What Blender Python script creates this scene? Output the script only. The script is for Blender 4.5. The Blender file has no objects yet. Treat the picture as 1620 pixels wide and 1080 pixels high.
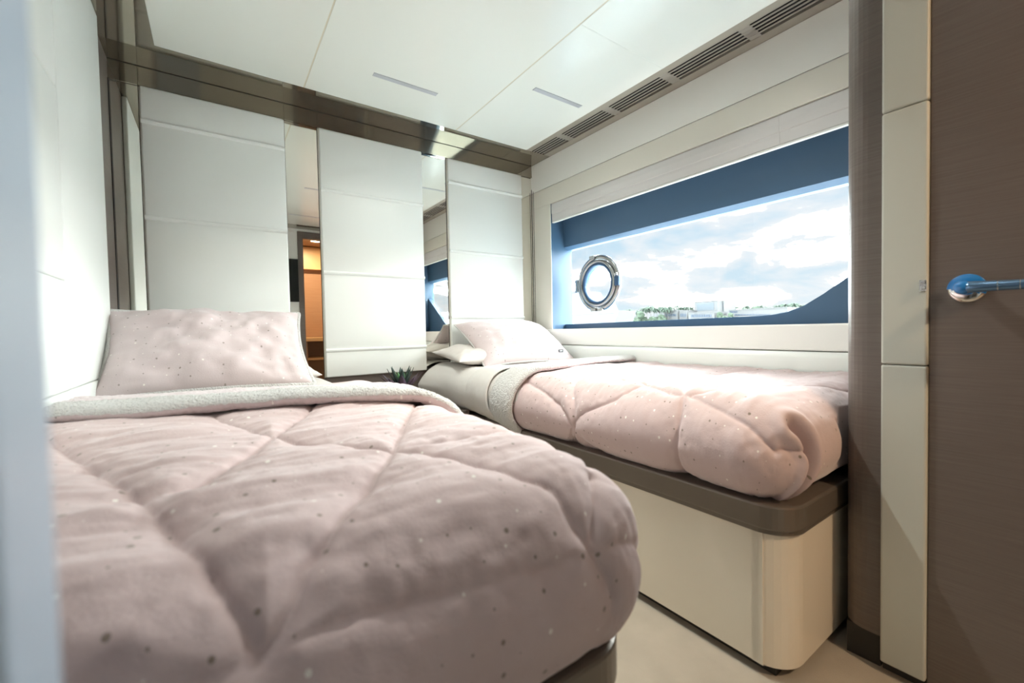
import bpy, bmesh, math, random
import numpy as np
from mathutils import Vector, Matrix, noise as mnoise
random.seed(7); rng = np.random.default_rng(7)
S = bpy.context.scene
COL = S.collection
PI = math.pi

# ------------------------------------------------------------------ camera
ROT = ((0.82, -0.032, 0.572), (-0.572, -0.011, 0.82), (-0.02, -0.999, -0.027))
def _ortho(d0=(340-810, 531-540, 673.207), d1=(1775-810, 502-540, 673.207)):
    Y = Vector(d0).normalized(); X = Vector(d1); X = (X - Y*X.dot(Y)).normalized()
    Z = X.cross(Y)
    if Z.y > 0: Z = -Z
    return X, Y, Z                       # world axes in image coordinates
_X, _Y, _Z = _ortho()
cam_d = bpy.data.cameras.new('camera'); cam = bpy.data.objects.new('camera', cam_d); COL.objects.link(cam)
m = Matrix.Identity(4)
for r, ax in enumerate((_X, _Y, _Z)):
    m[r][0] = ax.x; m[r][1] = -ax.y; m[r][2] = -ax.z
m[0][3], m[1][3], m[2][3] = 0, 0, 0.90
cam.matrix_world = m
cam_d.sensor_width = 36; cam_d.lens = 673.207/1620*36
cam_d.clip_start = 0.01; cam_d.clip_end = 3000
cam_d.dof.use_dof = True; cam_d.dof.focus_distance = 2.3; cam_d.dof.aperture_fstop = 3.0
S.camera = cam

# ------------------------------------------------------------------ world
SKY_STRENGTH = 1.0
W = bpy.data.worlds.new('sky'); S.world = W; W.use_nodes = True
nt = W.node_tree; nt.nodes.clear()
def N(t, typ, **kw):
    n = t.nodes.new(typ)
    for k, v in kw.items(): setattr(n, k, v)
    return n
out = N(nt, 'ShaderNodeOutputWorld'); bg = N(nt, 'ShaderNodeBackground'); bg.inputs[1].default_value = SKY_STRENGTH
tc = N(nt, 'ShaderNodeTexCoord'); sp = N(nt, 'ShaderNodeSeparateXYZ'); nt.links.new(tc.outputs['Generated'], sp.inputs[0])
zc = N(nt, 'ShaderNodeMath', operation='MAXIMUM'); nt.links.new(sp.outputs[2], zc.inputs[0]); zc.inputs[1].default_value = 0.0
za = N(nt, 'ShaderNodeMath', operation='ADD'); nt.links.new(zc.outputs[0], za.inputs[0]); za.inputs[1].default_value = 0.22
cmb = N(nt, 'ShaderNodeCombineXYZ')
for i in (0, 1):
    dv = N(nt, 'ShaderNodeMath', operation='DIVIDE'); nt.links.new(sp.outputs[i], dv.inputs[0]); nt.links.new(za.outputs[0], dv.inputs[1]); nt.links.new(dv.outputs[0], cmb.inputs[i])
mp = N(nt, 'ShaderNodeMapping'); mp.inputs['Location'].default_value = (3.1, 1.7, 0); mp.inputs['Scale'].default_value = (1, 1, 1); nt.links.new(cmb.outputs[0], mp.inputs[0])
nz = N(nt, 'ShaderNodeTexNoise'); nz.inputs['Scale'].default_value = 1.5; nz.inputs['Detail'].default_value = 9; nz.inputs['Roughness'].default_value = .58; nz.inputs['Distortion'].default_value = .25
nt.links.new(mp.outputs[0], nz.inputs['Vector'])
cr = N(nt, 'ShaderNodeMapRange'); cr.inputs[1].default_value = .38; cr.inputs[2].default_value = .54; nt.links.new(nz.outputs[0], cr.inputs[0])
hz = N(nt, 'ShaderNodeMapRange'); hz.inputs[1].default_value = 0.0; hz.inputs[2].default_value = .35; nt.links.new(sp.outputs[2], hz.inputs[0])
bl = N(nt, 'ShaderNodeMixRGB'); bl.inputs[1].default_value = (.232, .277, .30, 1); bl.inputs[2].default_value = (.15, .228, .29, 1); nt.links.new(hz.outputs[0], bl.inputs[0])
thin = N(nt, 'ShaderNodeMixRGB'); thin.inputs[2].default_value = (.305, .307, .309, 1); nt.links.new(cr.outputs[0], thin.inputs[0]); nt.links.new(bl.outputs[0], thin.inputs[1])
cr2 = N(nt, 'ShaderNodeMapRange'); cr2.interpolation_type = 'SMOOTHERSTEP'; cr2.inputs[1].default_value = .50; cr2.inputs[2].default_value = .66; nt.links.new(nz.outputs[0], cr2.inputs[0])
mx = N(nt, 'ShaderNodeMixRGB'); mx.inputs[2].default_value = (30.0, 33.0, 33.0, 1); nt.links.new(cr2.outputs[0], mx.inputs[0]); nt.links.new(thin.outputs[0], mx.inputs[1])
nt.links.new(mx.outputs[0], bg.inputs[0]); nt.links.new(bg.outputs[0], out.inputs[0])

# ------------------------------------------------------------------ exposure (sun is behind the clouds)
# portal: guides sky sampling through the window, gives no light of its own
pd = bpy.data.lights.new('window_portal', 'AREA'); pd.shape = 'RECTANGLE'; pd.size = 0.62; pd.size_y = 2.1; pd.cycles.is_portal = True
po = bpy.data.objects.new('window_portal', pd); COL.objects.link(po); po.location = (2.16, 1.27, 1.2); po.rotation_euler = (0, PI/2, 0)
vs = S.view_settings; vs.view_transform = 'Standard'; vs.look = 'None'; vs.exposure = 1.68; vs.gamma = 1.0; vs.use_curve_mapping = False

FILL_POWER = 2.8  # for the fill beams added under the ceiling slots
BATH_POWER = 9.0

# ------------------------------------------------------------------ helpers
WLOC = {}
def tag(o, label=None, cat=None, group=None, kind=None):
    if label: o['label'] = label
    if cat: o['category'] = cat
    if group: o['group'] = group
    if kind: o['kind'] = kind
    return o
def thing(name, loc, label=None, cat=None, group=None, kind=None):
    o = bpy.data.objects.new(name, None); COL.objects.link(o); o.location = loc; o.empty_display_size = .05
    WLOC[o.name] = Vector(loc)
    return tag(o, label, cat, group, kind)
def obj(name, me, mat, parent=None, smooth=False, **kw):
    """me: mesh in world coordinates; recentred on its bounding box"""
    n = len(me.vertices); co = np.empty(n*3); me.vertices.foreach_get('co', co); co = co.reshape(-1, 3)
    lo, hi = co.min(0), co.max(0); c = (lo+hi)/2
    if parent is None: c[2] = lo[2]
    me.vertices.foreach_set('co', (co-c).ravel()); me.update()
    me.name = name
    if mat is not None:
        me.materials.clear(); me.materials.append(mat)
    if smooth: me.polygons.foreach_set('use_smooth', np.ones(len(me.polygons), bool))
    o = bpy.data.objects.new(name, me); COL.objects.link(o)
    o.location = Vector(c) - (WLOC[parent.name] if parent else Vector((0, 0, 0)))
    o.parent = parent; WLOC[o.name] = Vector(c)
    return tag(o, **kw)
def bm_mesh(bm):
    me = bpy.data.meshes.new('m'); bm.to_mesh(me); bm.free(); return me
def box(x0, x1, y0, y1, z0, z1, bev=0, seg=2):
    bm = bmesh.new(); bmesh.ops.create_cube(bm, size=1)
    for v in bm.verts: v.co = ((x0+x1)/2+v.co.x*(x1-x0), (y0+y1)/2+v.co.y*(y1-y0), (z0+z1)/2+v.co.z*(z1-z0))
    if bev: bmesh.ops.bevel(bm, geom=bm.edges[:], offset=bev, segments=seg, profile=.5, affect='EDGES', clamp_overlap=True)
    return bm_mesh(bm)
def boxes(lst):
    bm = bmesh.new()
    for (x0, x1, y0, y1, z0, z1) in lst:
        r = bmesh.ops.create_cube(bm, size=1)
        for v in r['verts']: v.co = ((x0+x1)/2+v.co.x*(x1-x0), (y0+y1)/2+v.co.y*(y1-y0), (z0+z1)/2+v.co.z*(z1-z0))
    return bm_mesh(bm)
def prism(pts, axis, a, b, bev=0):
    """polygon pts in the two other axes (cyclic order), extruded along axis from a to b"""
    bm = bmesh.new()
    def P(p, t):
        return {0: (t, p[0], p[1]), 1: (p[0], t, p[1]), 2: (p[0], p[1], t)}[axis]
    A = [bm.verts.new(P(p, a)) for p in pts]; B = [bm.verts.new(P(p, b)) for p in pts]
    bm.faces.new(A); bm.faces.new(B[::-1]); n = len(pts)
    for i in range(n): bm.faces.new((A[i], B[i], B[(i+1) % n], A[(i+1) % n]))
    bmesh.ops.recalc_face_normals(bm, faces=bm.faces[:])
    if bev:
        ed = [e for e in bm.edges if len(e.link_faces) == 2 and any(len(f.verts) == n for f in e.link_faces)]
        bmesh.ops.bevel(bm, geom=ed, offset=bev, segments=2, profile=.5, affect='EDGES')
    return bm_mesh(bm)
def rrect(x0, x1, y0, y1, r, n=6):
    """rounded rectangle; r: single radius or four (x0y0, x1y0, x1y1, x0y1)"""
    if not isinstance(r, (tuple, list)): r = (r,)*4
    pts = []
    for (cx, cy, a0, rr) in ((x0, y0, PI, r[0]), (x1, y0, 1.5*PI, r[1]), (x1, y1, 0, r[2]), (x0, y1, .5*PI, r[3])):
        sx = 1 if cx == x0 else -1; sy = 1 if cy == y0 else -1
        if rr < 1e-5: pts.append((cx, cy)); continue
        for i in range(n+1):
            a = a0+.5*PI*i/n
            pts.append((cx+sx*rr+rr*math.cos(a), cy+sy*rr+rr*math.sin(a)))
    return pts
def tube(path, rad, n=8, closed=False):
    path = [Vector(p) for p in path]; m_ = len(path)
    rad = rad if hasattr(rad, '__len__') else [rad]*m_
    bm = bmesh.new(); rings = []; up = None
    for i, p in enumerate(path):
        if closed: t = path[(i+1) % m_]-path[i-1]
        else: t = path[min(i+1, m_-1)]-path[max(i-1, 0)]
        t.normalize()
        if up is None: up = t.orthogonal().normalized()
        up = (up-t*up.dot(t)).normalized(); s = t.cross(up)
        rings.append([bm.verts.new(p+(up*math.cos(2*PI*k/n)+s*math.sin(2*PI*k/n))*rad[i]) for k in range(n)])
    for i in range(m_ if closed else m_-1):
        a, b = rings[i], rings[(i+1) % m_]
        for k in range(n): bm.faces.new((a[k], a[(k+1) % n], b[(k+1) % n], b[k]))
    if not closed: bm.faces.new(rings[0][::-1]); bm.faces.new(rings[-1])
    bmesh.ops.recalc_face_normals(bm, faces=bm.faces[:])
    return bm_mesh(bm)
def lathe(prof, c, axis=(0, 0, 1), n=32, closed=False):
    """prof: (radius, height) pairs"""
    q = Vector((0, 0, 1)).rotation_difference(Vector(axis)); c = Vector(c)
    bm = bmesh.new(); rings = []
    for r, h in prof:
        rings.append([bm.verts.new(c+q@Vector((r*math.cos(2*PI*k/n), r*math.sin(2*PI*k/n), h))) for k in range(n)])
    M_ = len(prof)
    for i in range(M_ if closed else M_-1):
        a, b = rings[i], rings[(i+1) % M_]
        for k in range(n): bm.faces.new((a[k], a[(k+1) % n], b[(k+1) % n], b[k]))
    if not closed:
        bm.faces.new(rings[0][::-1]); bm.faces.new(rings[-1])
    bmesh.ops.recalc_face_normals(bm, faces=bm.faces[:])
    return bm_mesh(bm)
def gridmesh(P, UV=None, flip=False):
    a, b = P.shape[:2]; idx = np.arange(a*b).reshape(a, b)
    f = np.stack([idx[:-1, :-1], idx[1:, :-1], idx[1:, 1:], idx[:-1, 1:]], -1).reshape(-1, 4)
    if flip: f = f[:, ::-1]
    me = bpy.data.meshes.new('m'); me.from_pydata(P.reshape(-1, 3).tolist(), [], f.tolist())
    if UV is not None:
        ul = me.uv_layers.new(name='uv'); li = np.empty(len(me.loops), np.int32); me.loops.foreach_get('vertex_index', li)
        ul.data.foreach_set('uv', UV.reshape(-1, 2)[li].astype(np.float32).ravel())
    me.update(); return me

# ------------------------------------------------------------------ materials
def mat(name, col, rough=.5, metal=0, spec=.5, coat=0, sheen=0, bump=None, var=None, **kw):
    M = bpy.data.materials.new(name); M.use_nodes = True; t = M.node_tree; b = t.nodes['Principled BSDF']
    b.inputs['Base Color'].default_value = (*col, 1); b.inputs['Roughness'].default_value = rough; b.inputs['Metallic'].default_value = metal
    b.inputs['Specular IOR Level'].default_value = spec; b.inputs['Coat Weight'].default_value = coat
    if coat: b.inputs['Coat Roughness'].default_value = kw.get('coat_rough', .05)
    if sheen: b.inputs['Sheen Weight'].default_value = sheen; b.inputs['Sheen Roughness'].default_value = .4
    tcn = N(t, 'ShaderNodeTexCoord')
    if var:      # (scale, amount, stretch)
        mpn = N(t, 'ShaderNodeMapping'); mpn.inputs['Scale'].default_value = var[2]; t.links.new(tcn.outputs['Object'], mpn.inputs[0])
        n = N(t, 'ShaderNodeTexNoise'); n.inputs['Scale'].default_value = var[0]; n.inputs['Detail'].default_value = 5; t.links.new(mpn.outputs[0], n.inputs['Vector'])
        r = N(t, 'ShaderNodeValToRGB'); a = var[1]
        r.color_ramp.elements[0].position = .3; r.color_ramp.elements[1].position = .7
        r.color_ramp.elements[0].color = (*[c*(1-a) for c in col], 1); r.color_ramp.elements[1].color = (*[min(1, c*(1+a)) for c in col], 1)
        t.links.new(n.outputs[0], r.inputs[0]); t.links.new(r.outputs[0], b.inputs['Base Color'])
    if bump:     # (scale, strength, distance)
        n = N(t, 'ShaderNodeTexNoise'); n.inputs['Scale'].default_value = bump[0]; n.inputs['Detail'].default_value = 4; t.links.new(tcn.outputs['Object'], n.inputs['Vector'])
        bp = N(t, 'ShaderNodeBump'); bp.inputs['Strength'].default_value = bump[1]; bp.inputs['Distance'].default_value = bump[2]
        t.links.new(n.outputs[0], bp.inputs['Height']); t.links.new(bp.outputs[0], b.inputs['Normal'])
    return M
def quilt_mat(name, col, dotcol, bumps=(220, .25, .002)):
    """soft fleece with a scattered print of small dots, laid out in uv (metres)"""
    M = mat(name, col, .85, 0, .25, sheen=.35, bump=bumps); t = M.node_tree; b = t.nodes['Principled BSDF']
    uv = N(t, 'ShaderNodeUVMap'); uv.uv_map = 'uv'
    vo = N(t, 'ShaderNodeTexVoronoi'); vo.inputs['Scale'].default_value = 32; vo.inputs['Randomness'].default_value = .85; vo.voronoi_dimensions = '2D'
    t.links.new(uv.outputs[0], vo.inputs['Vector'])
    sx = N(t, 'ShaderNodeSeparateColor'); t.links.new(vo.outputs['Color'], sx.inputs[0])
    rad = N(t, 'ShaderNodeMapRange'); rad.inputs[1].default_value = .30; rad.inputs[2].default_value = 1; rad.inputs[3].default_value = 0; rad.inputs[4].default_value = .11; t.links.new(sx.outputs[0], rad.inputs[0])
    lt = N(t, 'ShaderNodeMath', operation='LESS_THAN'); t.links.new(vo.outputs['Distance'], lt.inputs[0]); t.links.new(rad.outputs[0], lt.inputs[1])
    mxn = N(t, 'ShaderNodeMixRGB'); mxn.inputs[1].default_value = (*col, 1); t.links.new(lt.outputs[0], mxn.inputs[0])
    dc = N(t, 'ShaderNodeMixRGB'); dc.inputs[1].default_value = (*dotcol, 1); dc.inputs[2].default_value = (.85, .8, .74, 1)
    gt = N(t, 'ShaderNodeMath', operation='GREATER_THAN'); t.links.new(sx.outputs[1], gt.inputs[0]); gt.inputs[1].default_value = .7; t.links.new(gt.outputs[0], dc.inputs[0])
    t.links.new(dc.outputs[0], mxn.inputs[2]); t.links.new(mxn.outputs[0], b.inputs['Base Color'])
    return M
def wood_mat(name, c1, c2, rough=.38, axis='Y', spec=.4):
    M = mat(name, c1, rough, 0, spec); t = M.node_tree; b = t.nodes['Principled BSDF']
    tcn = N(t, 'ShaderNodeTexCoord'); mpn = N(t, 'ShaderNodeMapping')
    mpn.inputs['Scale'].default_value = {'Y': (3, 3, 240), 'X': (3, 3, 240), 'Z': (120, 120, 3)}[axis]
    t.links.new(tcn.outputs['Object'], mpn.inputs[0])
    n = N(t, 'ShaderNodeTexNoise'); n.inputs['Scale'].default_value = 1.6; n.inputs['Detail'].default_value = 6; n.inputs['Roughness'].default_value = .65; t.links.new(mpn.outputs[0], n.inputs['Vector'])
    r = N(t, 'ShaderNodeValToRGB'); r.color_ramp.elements[0].position = .32; r.color_ramp.elements[1].position = .68
    r.color_ramp.elements[0].color = (*c1, 1); r.color_ramp.elements[1].color = (*c2, 1)
    t.links.new(n.outputs[0], r.inputs[0]); t.links.new(r.outputs[0], b.inputs['Base Color'])
    return M
def glass_mat(name, tint=(1, 1, 1), refl=.06):
    M = bpy.data.materials.new(name); M.use_nodes = True; t = M.node_tree; t.nodes.clear()
    o = N(t, 'ShaderNodeOutputMaterial'); mxs = N(t, 'ShaderNodeMixShader'); tr = N(t, 'ShaderNodeBsdfTransparent'); gl = N(t, 'ShaderNodeBsdfGlossy')
    tr.inputs[0].default_value = (*tint, 1); gl.inputs['Roughness'].default_value = .0
    lw = N(t, 'ShaderNodeFresnel'); lw.inputs[0].default_value = 1.35
    ge = N(t, 'ShaderNodeNewGeometry'); iv = N(t, 'ShaderNodeMath', operation='SUBTRACT'); iv.inputs[0].default_value = 1; t.links.new(ge.outputs['Backfacing'], iv.inputs[1])
    mu = N(t, 'ShaderNodeMath', operation='MULTIPLY'); t.links.new(lw.outputs[0], mu.inputs[0]); t.links.new(iv.outputs[0], mu.inputs[1])
    t.links.new(mu.outputs[0], mxs.inputs[0]); t.links.new(tr.outputs[0], mxs.inputs[1]); t.links.new(gl.outputs[0], mxs.inputs[2]); t.links.new(mxs.outputs[0], o.inputs[0])
    return M
def emit_mat(name, col, s):
    M = mat(name, (.8, .8, .8), .4); b = M.node_tree.nodes['Principled BSDF']; b.inputs['Emission Color'].default_value = (*col, 1); b.inputs['Emission Strength'].default_value = s
    return M

M_leather = mat('white_leather', (.87, .89, .855), .48, spec=.4, bump=(420, .06, .0006))
M_white = mat('white_lacquer', (.89, .895, .85), .38, spec=.45)
M_ceil = mat('ceiling_lacquer', (.83, .85, .79), .2, spec=.45)
M_joint = mat('beige_joint', (.66, .61, .47), .6)
M_cream = mat('cream_lacquer', (.78, .715, .60), .3, spec=.5)
M_creamwall = mat('cream_wall_covering', (.80, .78, .70), .5, spec=.4, bump=(300, .05, .0006))
M_post = mat('greige_leather', (.55, .56, .50), .5, spec=.4, bump=(400, .06, .0006))
M_wood = wood_mat('grey_brown_veneer', (.135, .110, .095), (.175, .146, .128), .36)
M_wood_v = wood_mat('grey_brown_veneer_strip', (.16, .135, .118), (.215, .18, .158), .32)
M_bronze = mat('polished_bronze_lacquer', (.40, .365, .30), .05, metal=.85, spec=.5)
M_satin = mat('satin_bronze', (.40, .37, .31), .38, metal=.4)
M_slat = mat('vent_slat_bronze', (.40, .375, .33), .35, metal=.4)
M_black = mat('vent_black', (.008, .008, .008), .8)
M_plat = mat('platform_bronze', (.17, .145, .12), .34, metal=.35, spec=.5)
M_mirror = mat('mirror_glass', (.90, .89, .84), .0, metal=1)
M_dark = mat('dark_seam', (.03, .027, .024), .6)
M_carpet = mat('beige_carpet', (.44, .395, .33), .95, spec=.1, bump=(700, .6, .004), var=(8, .08, (1, 1, 1)))
M_blue = mat('navy_window_frame', (.075, .15, .25), .38, spec=.45)
M_blind = mat('blind_fabric', (.70, .69, .68), .8, spec=.2, bump=(600, .15, .001))
M_glass = glass_mat('window_glass')
M_chrome = mat('chrome', (.78, .78, .78), .09, metal=1)
M_steel = mat('porthole_steel', (.42, .42, .42), .22, metal=1)
M_film = mat('blue_protective_film', (.02, .20, .55), .12, spec=.6, coat=.6)
M_gasket = mat('navy_gasket', (.03, .09, .19), .4)
M_pink = quilt_mat('pink_fleece_quilt', (.60, .468, .458), (.29, .23, .19))
M_pillow = quilt_mat('pink_fleece_pillow', (.62, .525, .525), (.34, .28, .26))
M_sherpa = mat('white_sherpa', (.74, .725, .70), .95, spec=.1, sheen=.3, bump=(190, 1.0, .012))
M_sheet = mat('pale_sheet', (.64, .61, .58), .8, spec=.2, bump=(90, .15, .002))
M_case = mat('pale_pillowcase', (.65, .605, .57), .75, spec=.2, bump=(60, .12, .002))
M_tag = mat('grey_woven_tag', (.09, .09, .10), .8)
M_tagtxt = mat('tag_thread', (.6, .6, .6), .8)
M_entry = mat('pale_blue_grey_lacquer', (.42, .50, .60), .35)
M_tv = mat('tv_black', (.006, .009, .010), .12)
M_orange = wood_mat('warm_brown_veneer', (.32, .19, .115), (.40, .25, .155), .4)
M_teak_light = mat('light_oak', (.60, .40, .20), .4)
M_leaf = mat('succulent_green', (.16, .34, .14), .45)
M_leaf_dark = mat('succulent_purple', (.085, .055, .085), .45, var=(12, .4, (1, 1, 1)))
M_leaf_tip = mat('succulent_dark_green', (.035, .06, .05), .5)
M_gold = mat('gold_woven_pot', (.55, .40, .20), .4, metal=.4, bump=(120, .5, .004))
M_facade = mat('white_render', (.085, .088, .092), .7)
M_facade2 = mat('pale_blue_facade', (.05, .065, .08), .5)
M_winglass = mat('far_window_glass', (.02, .035, .06), .4)
M_frond = mat('palm_frond_green', (.030, .052, .036), .8)
M_trunk = mat('palm_trunk', (.10, .09, .08), .8)
M_bush = mat('hedge_green', (.035, .055, .036), .9, var=(1.2, .4, (1, 1, 1)))
M_water = mat('harbour_water', (.34, .42, .45), .3, spec=.5, bump=(1.5, .3, .2))
M_land = mat('pale_quay', (.22, .23, .2), .9)
M_boat = mat('white_gelcoat', (.10, .102, .105), .5)
M_lens = mat('light_diffuser', (.47, .49, .52), .35)

# ================================================================== SETTING
XR, YB, XL, ZC, YF = 1.927, 2.459, -.337, 2.08, -.355
obj('floor', box(XL-.1, 2.1, -2.0, 2.6, -.12, 0), M_carpet, kind='structure')
# ceiling with separate panels
ce = thing('ceiling', (.8, 1.1, 2.12), kind='structure')
obj('backing', box(XL-.12, 2.15, -.5, 2.6, 2.10, 2.2), M_joint, ce)
for (x0, x1, y0, y1) in ((-.164, .385, -.145, 2.254), (.389, 1.198, -.145, 2.254), (1.202, 1.718, 1.2155, 2.254), (1.202, 1.718, -.145, 1.2135)):
    obj('ceiling_panel', box(x0, x1, y0, y1, 2.078, 2.0995, .0015, 1), M_ceil, ce)
obj('joint_strip', boxes([(.3845, .3895, -.145, 2.254, 2.0787, 2.0996), (1.1975, 1.2025, -.145, 2.254, 2.0787, 2.0996)]), M_joint, ce)
obj('joint_strip', boxes([(1.2025, 1.718, 1.213, 1.216, 2.0783, 2.0996)]), M_ceil, ce)
# soffit
s = thing('trim_1', (.8, 1.1, ZC), kind='structure')
obj('soffit_strip', box(XL, XR, 2.2545, 2.48, ZC, 2.0995), M_bronze, s)
obj('soffit_strip', box(XL, -.1645, -.145, 2.2545, ZC, 2.0995), M_bronze, s)
obj('soffit_strip', box(XL, XR, YF, -.1455, ZC, 2.0995), M_bronze, s)
obj('soffit_strip', box(1.7185, 1.762, -.145, 2.2545, ZC, 2.0995), M_satin, s)
obj('soffit_strip', box(1.868, XR, -.145, 2.2545, ZC, 2.0995), M_satin, s)
# linear vent between the soffit strips
v = thing('linear_vent', (1.815, 1.2, ZC), 'long bronze slotted air vent along the ceiling edge above the window', 'vent')
obj('backing', box(1.762, 1.868, -.145, 2.2545, 2.0975, 2.0995), M_black, v)
for i in range(4):
    x = 1.7735+i*.0225; obj('slat', box(x, x+.010, -.145, 2.2540, ZC+.0005, ZC+.0025), M_slat, v)
for y in (2.345, 1.983, 1.607, 1.245, .875, .505, .135):
    if y < 2.25: obj('bridge', box(1.762, 1.868, y-.022, y+.022, ZC+.0008, ZC+.004), M_slat, v)

# back wall: veneer slab, band, upholstered panels, mirrors
wb = thing('wall_back', (.8, 2.5, 0), kind='structure')
obj('slab', box(XL-.12, 2.15, 2.48, 2.6, -.02, 2.10), M_wood, wb)
edges = [XL, -.240, .325, .482, 1.070, 1.237, 1.824, XR]
for a, b in zip(edges[:-1], edges[1:]):
    obj('lacquer_band', box(a+.0006, b-.0006, 2.4615, 2.48, 1.998, 2.0772), M_bronze, wb)
obj('shadow_gap', box(XL, XR, 2.4625, 2.48, 2.0772, 2.0798), M_dark, wb)

def padded_panel(label, x0, x1, zs, zb, zt):
    """upholstered headboard panel: sections divided by raised horizontal ribs"""
    t = thing('wall_panel', ((x0+x1)/2, 2.47, zb), label, 'wall panel')
    obj('frame', box(x0, x1, 2.468, 2.4795, zb, zt, .003), M_creamwall, t)
    lim = [zb]+sorted(zs)+[zt]
    for i, (a, b) in enumerate(zip(lim[:-1], lim[1:])):
        obj('panel_section', box(x0+.004, x1-.002, 2.452, 2.468, a+.001 if i else a, b-.001, .0075, 3), M_leather, t, smooth=True)
    for z in zs:
        pr = [(2.453, z-.012), (2.4455, z-.006), (2.443, z+.001), (2.4455, z+.0065), (2.453, z+.010)]
        obj('rib', prism([(p[0], p[1]) for p in pr], 0, x0+.005, x1-.003, .001), M_leather, t, smooth=False)
    return t
padded_panel('white padded headboard panel behind the left bed pillow', -.240, .325, [1.844, 1.426, 1.002], .62, 1.996)
padded_panel('white padded wall panel between two mirrors above the nightstand', .482, 1.070, [1.670, 1.229, .808], .661, 1.996)
padded_panel('white padded headboard panel behind the right bed, next to the window corner', 1.237, 1.824, [1.845, 1.412, .987], .65, 1.996)
for lab, a, b in (('narrow mirror strip in the left corner behind the left bed', XL, -.240), ('mirror strip reflecting the brown doorway, right of the left headboard panel', .325, .482),
                  ('mirror strip reflecting the blue window frame, above the right bed', 1.070, 1.237), ('narrow mirror strip in the corner beside the window wall', 1.824, XR)):
    t = thing('mirror_strip', ((a+b)/2, 2.475, .62), lab, 'mirror')
    obj('mirror_glass', box(a+.002, b-.002, 2.4735, 2.479, .62, 1.9965), M_mirror, t)
    obj('edge', box(b-.0022, b-.0002, 2.470, 2.479, .62, 1.9965), M_dark, t)

# left wall
wl = thing('wall_left', (XL, 1.0, 0), kind='structure')
obj('slab', box(XL-.12, XL, -.5, 2.6, -.02, 2.10), M_wood_v, wl)
obj('shadow_gap', box(XL, XL+.003, 2.4595, 2.4725, .6, 1.9985), M_dark, wl)
def left_panel(label, y0, y1, zs, zb, zt):
    t = thing('wall_panel', (XL, (y0+y1)/2, zb), label, 'wall panel')
    lim = [zb]+zs+[zt]
    for i, (a, b) in enumerate(zip(lim[:-1], lim[1:])):
        obj('panel_section', box(XL+.0005, XL+.022, y0+.001, y1-.001, a+.0008, b-.0008, .006, 3), M_leather, t, smooth=True)
left_panel('white padded panel on the left wall beside the left pillow', 1.585, 2.154, [.765], .62, 2.076)
left_panel('white padded panel on the left wall, nearest the blurred door edge', .86, 1.583, [.765, 1.052, 1.55], .62, 2.076)

# right (window) wall
wr = thing('wall_right', (2.0, 1.3, 0), kind='structure')
YW0, YW1, ZW0, ZW1 = .33, 2.27, .90, 1.764
obj('shell', boxes([(1.945, 2.12, -.5, 2.6, ZW1, 2.2), (1.945, 2.12, -.5, 2.6, -.12, ZW0-.012), (1.945, 2.12, 2.285, 2.6, ZW0-.012, ZW1), (1.945, 2.12, -.5, YW0-.015, ZW0-.012, ZW1)]), M_creamwall, wr)
obj('upper_panel', prism([(1.9455, 1.886), (XR-.001, 1.886), (XR-.009, 2.078), (1.9455, 2.078)], 1, YW0, 2.4785), M_white, wr)
obj('frame_rail', box(XR, 1.9455, YW0, 2.4785, ZW1, 1.883, .002), M_creamwall, wr)
obj('frame_stile', box(XR, 1.9455, YW1, 2.4785, .898, ZW1, .002), M_creamwall, wr)
obj('sill_panel', prism([(1.9455, .794), (XR-.001, .794), (XR-.004, .80), (XR-.004, .893), (XR, .8995), (1.9455, .8995)], 1, YW0, 2.4785), M_white, wr)
obj('seam', box(XR-.0015, XR, 2.452, 2.456, .62, 2.078), M_dark, wr)
b = thing('bolster_cushion', (1.92, 1.4, .60), 'long white padded cushion along the wall below the window', 'cushion')
obj('padding', prism([(1.9455, .60), (1.915, .60), (1.903, .63), (1.900, .70), (1.904, .765), (1.915, .787), (1.9455, .7925)], 1, .46, 2.4785, .004), M_leather, b, smooth=True)

# window
w = thing('window_1', (2.05, 1.3, .9), kind='structure')
obj('opening_edge', boxes([(1.9255, 1.9295, YW1-.004, YW1+.001, ZW0, ZW1)]), M_white, w)
obj('lining', box(1.9300, 2.12, YW1-.001, 2.2845, ZW0-.0115, ZW1-.0005), M_blue, w)
obj('lining', box(1.9460, 2.12, YW0-.0145, YW1-.001, ZW0-.0115, ZW0-.001), M_blue, w)
obj('lining', box(1.9460, 2.12, YW0-.0145, YW0, ZW0-.001, ZW1-.0005), M_blue, w)
obj('header', prism([(2.05, 1.475), (2.08, 1.455), (2.12, 1.455), (2.12, ZW1-.001), (2.04, ZW1-.001)], 1, YW0, YW1-.001), M_blue, w)
cur = [(YW1-.002, .931), (1.7, .935), (1.2, .939), (1.0, .940), (.90, .944), (.83, .955), (.77, .978), (.70, 1.022), (.64, 1.066), (.58, 1.108), (.48, 1.178), (YW0, 1.285)]
obj('curved_frame', prism(cur+[(YW0, ZW0-.0005), (YW1-.002, ZW0-.0005)], 0, 2.045, 2.085, .002), M_blue, w)
obj('pane', box(2.0985, 2.1035, YW0-.05, YW1+.05, ZW0-.05, 1.55), M_glass, w)
# blind
t = thing('roman_blind', (1.95, 1.3, 1.638), 'grey fabric blind folded up at the top of the window', 'blind')
for z0, z1, x0 in ((1.690, 1.7635, 1.934), (1.640, 1.712, 1.938)):
    for y0, y1 in ((YW0+.005, .8165), (.8175, YW1-.006)):
        obj('fold', prism([(x0+.012, z1), (x0, z1-.004), (x0-.002, (z0+z1)/2), (x0, z0+.004), (x0+.004, z0), (x0+.012, z0+.003)], 1, y0, y1), M_blind, t)
obj('bottom_rail', box(1.936, 1.955, YW0+.005, YW1-.006, 1.631, 1.640, .003), M_white, t)

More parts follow.
